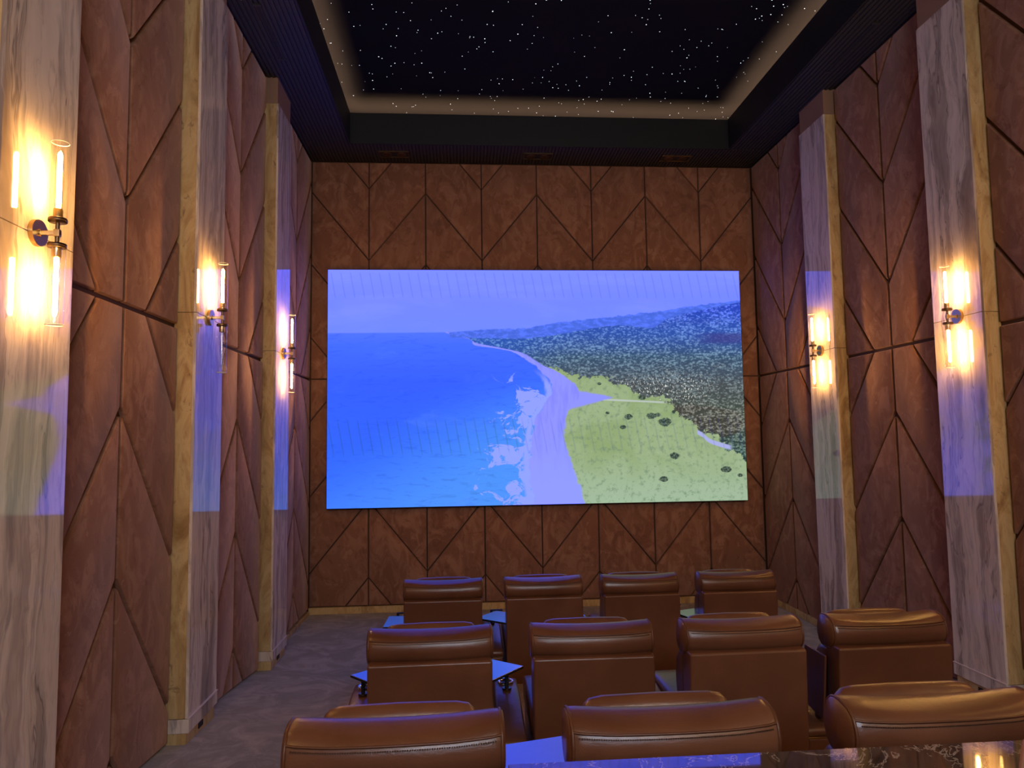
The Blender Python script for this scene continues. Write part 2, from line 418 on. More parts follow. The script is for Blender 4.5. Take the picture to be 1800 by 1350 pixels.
    lower = t.mix(t.smooth(t.math('SUBTRACT', u, t.math('ADD', .285, t.math('MULTIPLY', j, .02))), -.004, .004), pic, lower)
    top = t.smooth(t.math('SUBTRACT', d, ridge), -.002, .004)
    img = t.mix(top, sky, lower)
    # faint dark scan bars that the panel shows in two bands
    bar = t.math('SINE', t.math('MULTIPLY', t.math('SUBTRACT', u, t.math('MULTIPLY', d, .10)), 2 * math.pi * 44))
    bm_ = t.math('MAXIMUM', t.math('MULTIPLY', t.smooth(d, .005, .02), t.smooth(d, .13, .11)), t.math('MULTIPLY', t.smooth(d, .62, .66), t.smooth(d, .80, .76)))
    img = t.mix(t.math('MULTIPLY', t.math('MULTIPLY', t.smooth(bar, .80, 1.0), bm_), .16), img, S(40, 60, 150))
    # the panel's blue runs past what a camera can record (it clips in the photograph)
    sc_ = t.n('ShaderNodeSeparateColor'); t.put(sc_.inputs[0], img)
    cc_ = t.n('ShaderNodeCombineColor'); t.put(cc_.inputs[0], sc_.outputs[0]); t.put(cc_.inputs[1], sc_.outputs[1])
    t.put(cc_.inputs[2], t.math('ADD', sc_.outputs[2], t.math('MULTIPLY', t.smooth(sc_.outputs[2], .80, .98), BLUE_OVER)))
    e = t.n('ShaderNodeEmission'); t.put(e.inputs[0], cc_.outputs[0]); e.inputs[1].default_value = SCREEN_GAIN
    t.t.links.new(e.outputs[0], t.out.inputs[0])
    return m

SUEDE = mat_suede(); STONE = mat_stone(); EDGE = mat_edge_stone(); CARPET = mat_carpet(); LEATHER = mat_leather()
COUNTER = mat_counter(); SOFFIT = mat_soffit(); GLASS = mat_glass(); STARP = mat_star_panel()
BACKING = plain('dark_brown_backing', (.070, .027, .012), .9)
BLACK = plain('matt_black', (.006, .006, .007), .6)
SATIN = plain('dark_satin_metal', (.50, .50, .54), .26, 1.0)
BRASS = plain('brushed_brass', (.55, .38, .17), .30, 1.0)
BRONZE = plain('dark_bronze', (.16, .10, .055), .38, 1.0)
CHROME = plain('chrome', (.75, .75, .78), .08, 1.0)
CAPM = plain('cap_stone', (.30, .17, .11), .45)
OAK = EDGE
PIPING = plain('dark_leather_piping', (.11, .036, .014), .42)
THREAD = plain('dark_thread', (.075, .03, .014), .7)
DUSTY = plain('painted_plaster', (.10, .055, .035), .9)
BULBLIT = mat_emit('lit_filament', (1.0, .53, .14), BULB)
BULBOFF = plain('unlit_bulb_glass', (.55, .45, .35), .15)
COVEM = mat_emit('cove_strip', (1.0, .60, .27), COVE)
STARM = mat_emit('star_point', (.80, .88, 1.0), 3.2, 'NONE')
FLESH = plain('skin', (.62, .33, .24), .5, Subsurface_Weight=.15)
RIM = plain('ground_glass_rim', (.75, .72, .68), .25)
CREAM = plain('slim_edge_light_stone', (.62, .50, .44), .4)

# ------------------------------------------------------------------ structure: floor, walls
V, F = [], []
for y, z in RAMP:
    for x in (XL - .06, XR + .06): V.append((x, y, z))
for i in range(len(RAMP) - 1): F.append((2*i, 2*i + 1, 2*i + 3, 2*i + 2))
n0 = len(V)
V += [(XL - .06, -3.3, -.15), (XR + .06, -3.3, -.15), (XR + .06, 9.1, -.15), (XL - .06, 9.1, -.15)]
F += [(n0, n0+3, n0+2, n0+1)]
tag(link('floor', mesh('floor', V, F), CARPET), 'grey brown mottled carpet sloping gently down to the screen wall', kind='structure')
for nm, y0, y1, z1, lb in (('seating_platform', 3.62, 5.40, .165, 'low carpeted platform under the middle row of seats'),
                           ('seating_platform', 1.6, 3.61, .312, 'low carpeted platform under the rearmost row of seats')):
    o = rbox(nm, (-.74, 2.93, y0, y1, .01, z1), CARPET, bev=.008, seg=1); tag(o, lb, kind='structure')

def clip(poly, a, b, c):
    """keep a*x + b*y + c >= 0"""
    out = []
    for i in range(len(poly)):
        p, q = poly[i], poly[(i + 1) % len(poly)]
        dp, dq = a*p[0] + b*p[1] + c, a*q[0] + b*q[1] + c
        if dp >= 0: out.append(p)
        if dp * dq < 0:
            s = dp / (dp - dq); out.append((p[0] + (q[0]-p[0])*s, p[1] + (q[1]-p[1])*s))
    r = []
    for p in out:
        if not r or math.dist(p, r[-1]) > 1e-4: r.append(p)
    if len(r) > 1 and math.dist(r[0], r[-1]) < 1e-4: r.pop()
    return r
def area(p): return .5 * sum(p[i][0]*p[(i+1) % len(p)][1] - p[(i+1) % len(p)][0]*p[i][1] for i in range(len(p)))
def inset(poly, d):
    if area(poly) < 0: poly = poly[::-1]
    q = list(poly)
    for i in range(len(poly)):
        p0, p1 = poly[i], poly[(i + 1) % len(poly)]
        ex, ey = p1[0]-p0[0], p1[1]-p0[1]; l = math.hypot(ex, ey)
        if l < 1e-6: continue
        nx, ny = -ey/l, ex/l
        q = clip(q, nx, ny, -(nx*p0[0] + ny*p0[1]) - d)
        if len(q) < 3: return None
    return q
def panel_me(poly, to3, T=.034, gap=.0155):
    """padded panel: straight flanks, two soft bevels, flat face. to3(s, t, depth) -> point"""
    if area(poly) < 0: poly = poly[::-1]
    loops = []
    base = inset(poly, gap)
    if not base or abs(area(base)) < .004: return None
    for d, h in ((0, 0), (0, T*.50), (.004, T*.85), (.013, T)):
        q = inset(base, d) if d else base
        if q is None or len(q) != len(base): return None
        # align start corner
        k = min(range(len(q)), key=lambda i: math.dist(q[i], base[0])); q = q[k:] + q[:k]
        loops.append([to3(p[0], p[1], h) for p in q])
    n = len(base); V = [p for l in loops for p in l]; F = []
    for jx in range(3):
        for i in range(n): F.append((jx*n + i, jx*n + (i+1) % n, (jx+1)*n + (i+1) % n, (jx+1)*n + i))
    F.append(tuple(range(3*n, 4*n)))
    bm = bmesh.new(); bv = [bm.verts.new(v) for v in V]
    for f in F: bm.faces.new([bv[i] for i in f])
    bmesh.ops.recalc_face_normals(bm, faces=bm.faces[:])
    # outward: the face must look away from the wall
    ref = Vector(to3(0, 0, 1)) - Vector(to3(0, 0, 0))
    bm.faces.ensure_lookup_table()
    if bm.faces[-1].normal.dot(ref) < 0: bmesh.ops.reverse_faces(bm, faces=bm.faces[:])
    me = bpy.data.meshes.new('panel'); bm.to_mesh(me); bm.free()
    me.polygons.foreach_set('use_smooth', [True] * len(me.polygons))
    try: me.set_sharp_from_angle(angle=math.radians(34))
    except Exception: pass
    return me
PERIOD, FIRST = .938, .585
def column(wall, s_odd, s_even, slope, zbot, to3, ztop=ZS, gap=.0155):
    """one column of chevron panels; lines rise from the odd seam to the even seam above the joint and mirror below it"""
    lo, hi = min(s_odd, s_even), max(s_odd, s_even); rise = slope * (hi - lo)
    for half in (1, -1):
        for k in range(-3, 6):
            a0 = FIRST + (k - 1) * PERIOD; a1 = a0 + PERIOD
            poly = [(s_odd, a0), (s_even, a0 + rise), (s_even, a1 + rise), (s_odd, a1)]
            poly = [(s, ZM + half * t) for s, t in poly]
            poly = clip(poly, 0, half, -half * ZM)
            if len(poly) < 3: continue
            if half > 0: poly = clip(poly, 0, -1, ztop)
            else:
                za, zb = zbot(lo), zbot(hi); g = (zb - za) / (hi - lo)
                poly = clip(poly, -g, 1, -(za - g * lo))
            if len(poly) < 3: continue
            me = panel_me(poly, to3, gap=gap)
            if me: link('panel', me, SUEDE, wall)

T = .034
wf = rbox('wall_front', (XL - .06, XR + .06, YF + T, YF + .25, -.02, ZSTAR), BACKING, bev=0)
tag(wf, 'screen wall padded in brown suede chevron panels', kind='structure')
seams = [XL + (XR - XL) * i / 8 for i in range(9)]
for i in range(8):
    a, b = (seams[i + 1], seams[i]) if i % 2 == 0 else (seams[i], seams[i + 1])
    column(wf, a, b, 1.22, lambda s: .085, lambda s, t, h: (s, YF + T - h, t), gap=.0075)
PIL = [(-3.36, -2.83), (-1.31, -.78), (.74, 1.27), (2.79, 3.32), (4.84, 5.37), (6.885, 7.415)]
BAYS = [(1.27, 2.79), (3.32, 4.84), (5.37, 6.885), (7.415, 9.0)]
for side, X, sg in (('left', XL, 1), ('right', XR, -1)):
    xb = X - sg * T
    w = rbox('wall_' + side, (min(xb, xb - sg*.2), max(xb, xb - sg*.2), YB - .1, YF + .2, -.02, ZSTAR), BACKING, bev=0)
    tag(w, f'{side} side wall padded in brown suede chevron panels between marble pilasters', kind='structure')
    for (y0, y1) in BAYS:
        yc = (y0 + y1) / 2
        zb = (lambda s: .05) if y1 > 8 else (lambda s: floor_z(s) + .004)
        for e in (y0, y1):
            column(w, yc, e, 1.27, zb, lambda s, t, h, xb=xb, sg=sg: (xb + sg*h, s, t))
w = rbox('wall_back', (XL - .2, XR + .2, YB - .25, YB, 0, ZSTAR), DUSTY, bev=0)
tag(w, 'plain brown wall behind the seats', kind='structure')
# high window in the back wall, source of the cool highlights on the backs of the seats
dr = empty('window_1', (.75, YB, 3.55)); tag(dr, 'wide high window in the wall behind the seats with pale light beyond', kind='structure')
for x in (-.87, -.03, .81): rbox('window_frame', (x, x + .06, .0, .05, 0, 1.25), BLACK, dr, bev=.004, seg=1)
for z in (-.06, 1.251): rbox('window_frame', (-.87, .87, .0, .05, z, z + .059), BLACK, dr, bev=.004, seg=1)
GLOWG = mat_emit('daylit_glass', (.58, .75, 1.0), BACK_WINDOW)
for x in (-.81, .03): rbox('pane', (x + .001, x + .779, .005, .02, .001, 1.249), GLOWG, dr, bev=0)
# baseboards
o = rbox('baseboard_front', (XL, XR, YF - .012, YF + T, 0, .082), OAK, bev=.004, seg=1); tag(o, 'low pale timber baseboard under the screen wall', kind='structure')
for side, X, sg in (('left', XL, 1), ('right', XR, -1)):
    o = rbox('baseboard_' + side, (min(X - sg*.03, X + sg*.014), max(X - sg*.03, X + sg*.014), 7.42, YF - .013, 0, .046 if side == 'left' else .075), OAK, bev=.004, seg=1)
    tag(o, f'low pale timber baseboard at the foot of the {side} wall', kind='structure')

# ------------------------------------------------------------------ ceiling: star panel, soffit with cove
o = rbox('ceiling', (XL - .2, XR + .2, YB - .2, YF + .2, ZSTAR, ZSTAR + .1), STARP, bev=0); tag(o, 'black ceiling panel of a fibre optic star field', kind='structure')
so = empty('ceiling_soffit', ((SX0 + SX1) / 2, SY1, ZS)); tag(so, 'dark navy ribbed soffit framing the star ceiling', kind='structure')
def soff(name, x0, x1, y0, y1, z0, z1, mat=SOFFIT):
    ox, oy, oz = so.location
    return rbox(name, (x0-ox, x1-ox, y0-oy, y1-oy, z0-oz, z1-oz), mat, so, bev=0)
ZLED = ZLIP - .11
SYB = -2.4
soff('soffit_board', XL - .03, SX0 - .02, SYB, YF + T, ZS + .012, ZLED - .02)
soff('soffit_board', SX1 + .02, XR + .03, SYB, YF + T, ZS + .012, ZLED - .02)
soff('soffit_board', SX0 - .02, SX1 + .02, SY1 + .02, YF + T, ZS + .012, ZLED - .02)
soff('soffit_board', XL - .03, XR + .03, YB, SYB, ZS + .012, ZLED - .02)
soff('fascia', SX0 - .02, SX0, SYB, SY1, ZS, ZLIP, BLACK)
soff('fascia', SX1, SX1 + .02, SYB, SY1, ZS, ZLIP, BLACK)
soff('fascia', SX0 - .02, SX1 + .02, SY1, SY1 + .02, ZS, ZLIP, BLACK)
soff('fascia', SX0 - .02, SX1 + .02, SYB - .02, SYB, ZS, ZLIP, BLACK)
# slats of the side runs: each one a part; the short front ones joined
sl_me = rbox_me('slat', -.0135, .0135, SYB, SY1 + .02, 0, .013, bev=0)
for X0, X1 in ((XL, SX0 - .02), (SX1 + .02, XR)):
    n = int((X1 - X0) / .042)
    for i in range(n):
        o = link('slat', sl_me, SOFFIT, so); o.location = (X0 + (i + .5) * (X1 - X0) / n - so.location.x, -so.location.y, 0)
bm = bmesh.new(); ox, oy, oz = so.location
n = int((XR - XL) / .042)
for i in range(n):
    x = XL + (i + .5) * (XR - XL) / n
    add_box(bm, x - .0135 - ox, x + .0135 - ox, SY1 + .022 - oy, YF - .002 - oy, 0, .013)
tag(link('front_slats', bm_mesh('front_slats', bm), SOFFIT, so), kind='stuff')
# LED strips on the ledge behind the fascia
def strip(x0, x1, y0, y1, lb):
    o = rbox('cove_light', (x0, x1, y0, y1, ZLED, ZLED + .012), COVEM, bev=0)
    tag(o, lb, 'light strip', 'warm cove strips round the star ceiling')
B0, B1 = .09, .21
strip(SX0 - B1, SX0 - B0, SYB, SY1 + .12, 'warm light strip hidden behind the left fascia of the star ceiling')
strip(SX1 + B0, SX1 + B1, SYB, SY1 + .12, 'warm light strip hidden behind the right fascia of the star ceiling')
strip(SX0 - B0, SX1 + B0, SY1 + B0, SY1 + B1, 'warm light strip hidden behind the front fascia near the screen')
# stars
V, F = [], []
for i in range(1500):
    x = random.uniform(SX0 - .25, SX1 + .25); y = random.uniform(SYB, SY1 + .3)
    r = random.choice([.0026, .0030, .0033, .0037, .0048]); k = len(V)
    for q in range(6): V.append((x + r * math.cos(q * math.pi / 3), y + r * math.sin(q * math.pi / 3), ZSTAR - .003))
    F.append((k+5, k+4, k+3, k+2, k+1, k))
tag(link('star_lights', mesh('star_lights', V, F), STARM), 'tiny white fibre optic star points scattered over the black ceiling', 'star lights', kind='stuff')

# vents and lamps in the soffit
def slot(x, lb):
    t = empty('ceiling_vent', (x, 6.12, ZS)); tag(t, lb, 'vent', 'slot vents in the soffit')
    rbox('slot', (-.016, .016, -.40, .40, -.004, .02), BLACK, t, bev=0)
    for s in (-1, 1):
        rbox('frame', (s*.020 - .004, s*.020 + .004, -.41, .41, -.007, .012), SOFFIT, t, bev=.001, seg=1)
    for s in (-1, 1):
        rbox('frame', (-.035, .035, s*.416 - .012, s*.416 + .012, -.008, .012), SOFFIT, t, bev=.001, seg=1)
slot(-1.645, 'long black slot vent in the left soffit'); slot(3.662, 'long black slot vent in the right soffit')
for x, lb in ((-.81, 'unlit twin downlight above the left end of the screen'), (1.005, 'unlit twin downlight above the middle of the screen'),
              (2.79, 'unlit twin downlight above the right end of the screen')):
    t = empty('downlight', (x, 8.73, ZS)); tag(t, lb, 'ceiling light', 'unlit downlights in the front soffit')
    for s in (-1, 1): rbox('trim_frame', (-.19, .19, s*.085 - .008, s*.085 + .008, -.010, .012), BRONZE, t, bev=.002, seg=1)
    for s in (-1, 1): rbox('trim_frame', (s*.182 - .008, s*.182 + .008, -.077, .077, -.010, .012), BRONZE, t, bev=.002, seg=1)
    rbox('backing', (-.174, .174, -.077, .077, -.002, .010), BLACK, t, bev=0)
    for s in (-1, 1):
        o = link('lamp', lathe_me('lamp', [(.0, -.004), (.03, -.006), (.052, -.012), (.060, -.006), (.060, .0)], 20), CHROME if False else BRONZE, t); o.location = (s*.088, 0, 0)

# ------------------------------------------------------------------ pilasters
def pilaster(side, y0, y1, lb):
    X, sg = (XL, 1) if side == 'left' else (XR, -1)
    yc = (y0 + y1) / 2; fz = floor_z(yc); root = empty('pilaster', (X, yc, fz)); tag(root, lb, 'pilaster', 'marble pilasters along the side walls')
    def bx(name, d0, d1, a, b, z0, z1, mat, bev=.003):
        xs = sorted((sg * d0, sg * d1))
        return rbox(name, (xs[0], xs[1], a - yc, b - yc, z0 - fz, z1 - fz), mat, root, bev=bev, seg=1)
    zj = .882 + EYE; ztop = 3.335 + EYE
    zst = fz + .175
    for nm, z0, z1 in (('lower_slab', zst, zj - .0015), ('upper_slab', zj + .0015, ztop)):
        # polished face slab and the two returns
        bx(nm, PD - .02, PD, y0, y1, z0, z1, STONE, .002)
        for a, b in ((y0 + .002, y0 + .03), (y1 - .03, y1 - .002)):
            bx('return_slab', -.03, PD - .0205, a, b, z0, z1, EDGE, .002)
    fa, fb = floor_z(y0), floor_z(y1)
    bx('plinth', -.03, PD + .006, y0 - .004, y1 + .004, fz + .085, zst - .003, STONE, .003)
    bx('plinth_ledge', PD - .01, PD + .010, y0 - .002, y1 + .002, zst - .003, zst + .006, CREAM, .001)
    rt = bx('plinth_base', -.03, PD - .012, y0 + .004, y1 - .004, min(fa, fb) - .0, fz + .0845, EDGE, .003)
    sk = bx('socket_plate', PD - .012, PD - .006, yc - .05, yc + .03, fz + .03, fz + .065, BLACK, .001)
    bx('cap', -.03, PD - .012, y0 + .006, y1 - .006, ztop + .001, ZS + .012, CAPM, .003)
    return root
names = {4: 'middle', 5: 'far', 3: 'near'}
for i, (y0, y1) in enumerate(PIL):
    if i == 0: continue
    for side in ('left', 'right'):
        where = {5: f'{side} wall marble pilaster closest to the screen', 4: f'{side} wall marble pilaster second from the screen',
                 3: f'{side} wall marble pilaster third from the screen', 2: f'{side} wall marble pilaster beside the counter behind the seats',
                 1: f'{side} wall marble pilaster nearest the back wall'}[i]
        pilaster(side, y0, y1, where + ', with polished vertical veins')

# ------------------------------------------------------------------ wall sconces
def sconce_proto(dead_lower=False):
    t = empty('wall_sconce')
    link('backplate', cyl_me('backplate', (0, 0, 0), (.020, 0, 0), .056, 36), BRASS, t)
    link('boss', cyl_me('boss', (.020, 0, 0), (.026, 0, 0), .016, 20), BRASS, t)
    rbox('arm', (.022, .100, -.007, .007, -.009, .009), BRASS, t, bev=.002)
    link('stem', cyl_me('stem', (.088, 0, -.058), (.088, 0, .058), .0085, 16), BRONZE, t)
    rbox('knuckle', (.076, .100, -.011, .011, -.016, .016), BRASS, t, bev=.003)
    for s in (1, -1):
        o = link('collar', lathe_me('collar', [(0, .045*s), (.034, .045*s), (.0365, .048*s), (.0365, .060*s), (.034, .063*s), (0, .063*s)], 30), BRONZE, t); o.location = (.088, 0, 0)
        o = link('socket', lathe_me('socket', [(.0185, .063*s), (.0185, .100*s), (.016, .104*s), (0, .104*s)], 20), BRASS, t); o.location = (.088, 0, 0)
        g = link('glass_tube', lathe_me('glass_tube', [(.0335, .062*s), (.0335, .388*s)], 32), GLASS, t); g.location = (.088, 0, 0)
        rm = link('tube_rim', lathe_me('tube_rim', [(.0338, .386*s), (.0345, .389*s), (.0330, .391*s), (.0318, .389*s)], 32, True), RIM, g)
        off = dead_lower and s < 0
        b = link('bulb', lathe_me('bulb', [(0, .106*s), (.0085, .106*s), (.0095, .115*s), (.0095, .335*s), (.007, .345*s), (0, .349*s)], 16), GLASS if off else BULBLIT, t)
        b.location = (.088, 0, 0)
        e = link('bulb_envelope', lathe_me('bulb_envelope', [(.0150, .105*s), (.0150, .340*s), (.011, .353*s), (.004, .357*s)], 20), GLASS, b)
        e.location = (0, 0, 0)
    return t
protoA = sconce_proto(); protoB = sconce_proto(True)
usedA = usedB = False
ords = {5: 'closest to the screen', 4: 'second from the screen', 3: 'third from the screen', 2: 'beside the counter behind the seats', 1: 'nearest the back wall'}
for i, (y0, y1) in enumerate(PIL):
    if i < 2: continue
    yc = {5: 7.155, 4: 5.085, 3: 3.03}.get(i, (y0 + y1) / 2)
    for side in ('left', 'right'):
        dead = (i == 4 and side == 'left')
        loc = (XL + PD, yc, .887 + EYE) if side == 'left' else (XR - PD, yc, .887 + EYE)
        rz = 0 if side == 'left' else math.pi
        if dead: o = protoB; o.location = loc; o.rotation_euler = (0, 0, rz)
        elif not usedA: usedA = True; o = protoA; o.location = loc; o.rotation_euler = (0, 0, rz)
        else: o = copy_tree(protoA, loc, rz)
        lb = f'brass twin tube sconce, both bulbs lit, {side} wall, {ords[i]}'
        if dead: lb = 'brass twin tube sconce with its lower bulb unlit on the left wall'
        tag(o, lb, 'wall lamp', 'brass sconces on the pilasters')

# ------------------------------------------------------------------ screen
sx0, sx1, sz0, sz1 = -1.656, 3.652, -.819 + EYE, 2.166 + EYE
sc = empty('video_screen', ((sx0 + sx1) / 2, 8.95, sz0)); tag(sc, 'very wide flat video screen showing a coast seen from the air', 'screen')
hw, hh = (sx1 - sx0) / 2, sz1 - sz0
rbox('cabinet', (-hw, hw, -.044, .040, 0, hh), BLACK, sc, bev=0)
me = mesh('display', [(-hw + .006, -.05, .006), (hw - .006, -.05, .006), (hw - .006, -.05, hh - .006), (-hw + .006, -.05, hh - .006),
                      (-hw + .006, -.0445, .006), (hw - .006, -.0445, .006), (hw - .006, -.0445, hh - .006), (-hw + .006, -.0445, hh - .006)], [(0, 1, 2, 3)])
me.uv_layers.new(name='UVMap')
for i, q in enumerate([(0, 0), (1, 0), (1, 1), (0, 1)]): me.uv_layers[0].data[i].uv = q
link('display', me, mat_screen(), sc)

# ------------------------------------------------------------------ recliners
W = .66
def chair_proto():
    t = empty('recliner_seat')
    h = W / 2
    # back shell, slightly raked
    def rake(x, y, z): return (x, y - (z - .1) * .035 + .012, z)
    rbox('back_shell', (-.322, .322, -.085, .05, .06, .79), LEATHER, t, bev=.014, seg=3, fn=lambda x, y, z: rake(x, y, z + (.012 if y > 0 and z > .5 else 0)))
    # upper back cushion, profile (y, z) swept across with turned-up ends
    prof = [(-.038, .785), (-.064, .805), (-.078, .843), (-.071, .879), (-.059, .900), (-.040, .914), (-.015, .922), (.045, .934), (.095, .922), (.125, .88), (.125, .80), (.08, .76), (.0, .765)]
    secs = []
    xs = [-h, -h + .012, -h + .035, -h + .09, -.18, -.06, .06, .18, h - .09, h - .035, h - .012, h]
    ends = [.90, .975, .995, 1, 1, 1, 1, 1, 1, .995, .975, .90]
    for x, e in zip(xs, ends):
        ear = .008 * max(0, (abs(x) - .17) / (h - .17)) ** 1.5
        ring = []
        for k, (y, z) in enumerate(prof):
            zz = z + (ear if z > .88 else 0) - (.004 * math.cos(x * 9) if z > .9 else 0)
            bul = -.022 * (1 - (x / h) ** 2) if y < -.02 else 0
            ring.append((x, .03 + (y - .03) * e + bul + .012 * (y < -.02), .85 + (zz - .85) * e))
        secs.append([tuple(p) for p in smooth_ring(ring, 1)])
    bc = link('back_cushion', loft_me('back_cushion', secs), LEATHER, t)
    # piping: along the rear seam and round both ends
    seam = [(x, -.0645 + (.006 if abs(x) > h - .02 else 0) + .012 - .022 * (1 - (x / h) ** 2), .896 + .007 * max(0, (abs(x) - .17) / (h - .17)) ** 1.5) for x in [(-h + .012) + i * (2*h - .024) / 24 for i in range(25)]]
    link('seam_piping', pipe_me('seam_piping', seam, .0042, 6), PIPING, bc)
    stp = rbox_me('stitch', -.004, .004, -.0012, .0012, -.0012, .0012, bev=0)
    bm = bmesh.new()
    for i in range(84):
        x = -h + .03 + i * (2*h - .06) / 83
        zz = .8835 + .007 * max(0, (abs(x) - .17) / (h - .17)) ** 1.5
        dy = .012 - .022 * (1 - (x / h) ** 2)
        add_box(bm, x - .0024, x + .0024, -.0735 + dy, -.0665 + dy, zz - .0010, zz + .0010)
    tag(link('stitching', bm_mesh('stitching', bm), THREAD, bc), kind='stuff')
    for s in (-1, 1):
        x = s * (h - .010); ring = []
        for (y, z) in prof:
            zz = z + (.008 if z > .88 else 0); e = .985
            ring.append((x, .03 + (y - .03) * e + .012 * (y < -.02), .85 + (zz - .85) * e))
        link('end_piping', pipe_me('end_piping', smooth_ring(ring, 1), 0.0055, 6, True), PIPING, bc)
    # headrest pad in front, narrower, ends rounded
    hp = [(.13, .80), (.125, .87), (.14, .915), (.175, .932), (.21, .918), (.228, .87), (.225, .78), (.18, .76)]
    secs = []
    hw_ = .255
    for f, e in [(-1, .35), (-.985, .62), (-.95, .80), (-.88, .93), (-.72, .985), (-.35, 1), (0, 1.012), (.35, 1), (.72, .985), (.88, .93), (.95, .80), (.985, .62), (1, .35)]:
        secs.append([tuple(p) for p in smooth_ring([(f * hw_, .18 + (y - .18) * (.5 + .5*e), .80 + (z - .80) * e) for y, z in hp], 1)])
    link('headrest', loft_me('headrest', secs), LEATHER, t)
    # lumbar cushion
    lp = [(.03, .45), (.03, .76), (.10, .775), (.185, .74), (.215, .66), (.225, .56), (.20, .46), (.10, .43)]
    secs = []
    for x, e in [(-.31, .82), (-.298, .95), (-.27, 1), (-.1, 1.02), (.1, 1.02), (.27, 1), (.298, .95), (.31, .82)]:
        secs.append([tuple(p) for p in smooth_ring([(x, .12 + (y - .12) * e, .6 + (z - .6) * e) for y, z in lp], 1)])
    link('lumbar_cushion', loft_me('lumbar_cushion', secs), LEATHER, t)
    # seat
    sp = [(.12, .30), (.12, .43), (.20, .45), (.45, .46), (.70, .455), (.78, .43), (.79, .34), (.74, .29)]
    secs = []
    for x, e in [(-.318, .85), (-.305, .96), (-.27, 1), (-.1, 1.01), (.1, 1.01), (.27, 1), (.305, .96), (.318, .85)]:
        secs.append([tuple(p) for p in smooth_ring([(x, .45 + (y - .45) * (.9 + .1*e), .37 + (z - .37) * e) for y, z in sp], 1)])
    link('seat_cushion', loft_me('seat_cushion', secs), LEATHER, t)
    rbox('base', (-.31, .31, .055, .76, .0, .29), LEATHER, t, bev=.012, seg=2)
    rbox('footrest', (-.30, .30, .77, .83, .06, .33), LEATHER, t, bev=.02, seg=3)
    return t
CX = [-.16, .68, 1.52, 2.35]
ROWS = [(6.055, .0, 'front'), (3.87, .165, 'middle'), (2.250, .312, 'rear')]
CFIX = {(1, 0): -.171, (1, 3): 2.337, (2, 0): -.205, (2, 1): .648, (2, 2): 1.53, (2, 3): 2.40, (0, 2): 1.505, (1, 1): .69}
proto = chair_proto(); first = True
ordn = ['leftmost', 'second from the left', 'third from the left', 'rightmost']
for r, (Y, Z, rn) in enumerate(ROWS):
    for i, x in enumerate(CX):
        x = CFIX.get((r, i), x); rz = math.radians([[0, .3, 0, -.4], [1.2, -.6, .8, .6], [.9, .5, .9, 0]][r][i])
        if first: o = proto; first = False; o.location = (x, Y, Z); o.rotation_euler = (0, 0, rz)
        else: o = copy_tree(proto, (x, Y, Z), rz)
        lb = f'brown leather recliner with padded headrest, {ordn[i]} in the {rn} row'
        tag(o, lb, 'recliner', 'brown leather recliners in three rows')

# ------------------------------------------------------------------ armrest consoles with cup holders
def console_proto():
    t = empty('armrest_console')
    a = .072
    rbox('body', (-a + .002, a - .002, -.03, .72, .0, .300), LEATHER, t, bev=.008, seg=2)
    rbox('brass_strip', (-a, a, -.033, .722, .3003, .3085), BRASS, t, bev=.001, seg=1)
    pp = [(-.03, .309), (-.03, .345), (.0, .362), (.16, .392), (.34, .425), (.50, .445), (.68, .448), (.715, .43), (.72, .309)]
    secs = []
    for x, e in [(-a - .004, .8), (-a, .94), (-a + .012, .995), (0, 1.015), (a - .012, .995), (a, .94), (a + .004, .8)]:
        secs.append([(x, .345 + (y - .345) * (.98 + .02*e), .309 + (z - .309) * e) for y, z in pp])
    link('arm_pad', loft_me('arm_pad', secs), LEATHER, t)
    c = link('cup_holder', lathe_me('cup_holder', [(.034, .0), (.036, .012), (.047, .014), (.049, .008), (.049, -.01)], 28), CHROME, t); c.location = (0, .60, .450)
    d = link('cup_well', lathe_me('cup_well', [(0, .004), (.034, .004), (.036, .006)], 24), BLACK, c)
    return t
CONX = [-.578, .26, 1.10, 1.935, 2.77]
cp = console_proto(); first = True
between = ['at the left end', 'between the first and second seats', 'between the second and third seats', 'between the third and fourth seats', 'at the right end']
cons = {}
for r, (Y, Z, rn) in enumerate(ROWS):
    cxs = [CFIX.get((r, i), x) for i, x in enumerate(CX)]
    if r == 2: cxs[3] = 2.40
    for i, x in enumerate([cxs[0] - .418] + [(p + q) / 2 for p, q in zip(cxs, cxs[1:])] + [cxs[3] + .418]):
        if first: o = cp; first = False; o.location = (x, Y, Z)
        else: o = copy_tree(cp, (x, Y, Z), 0)
        tag(o, f'leather armrest with cup holder {between[i]}, {rn} row', 'armrest', 'armrest consoles between the recliners')
        cons[(r, i)] = o
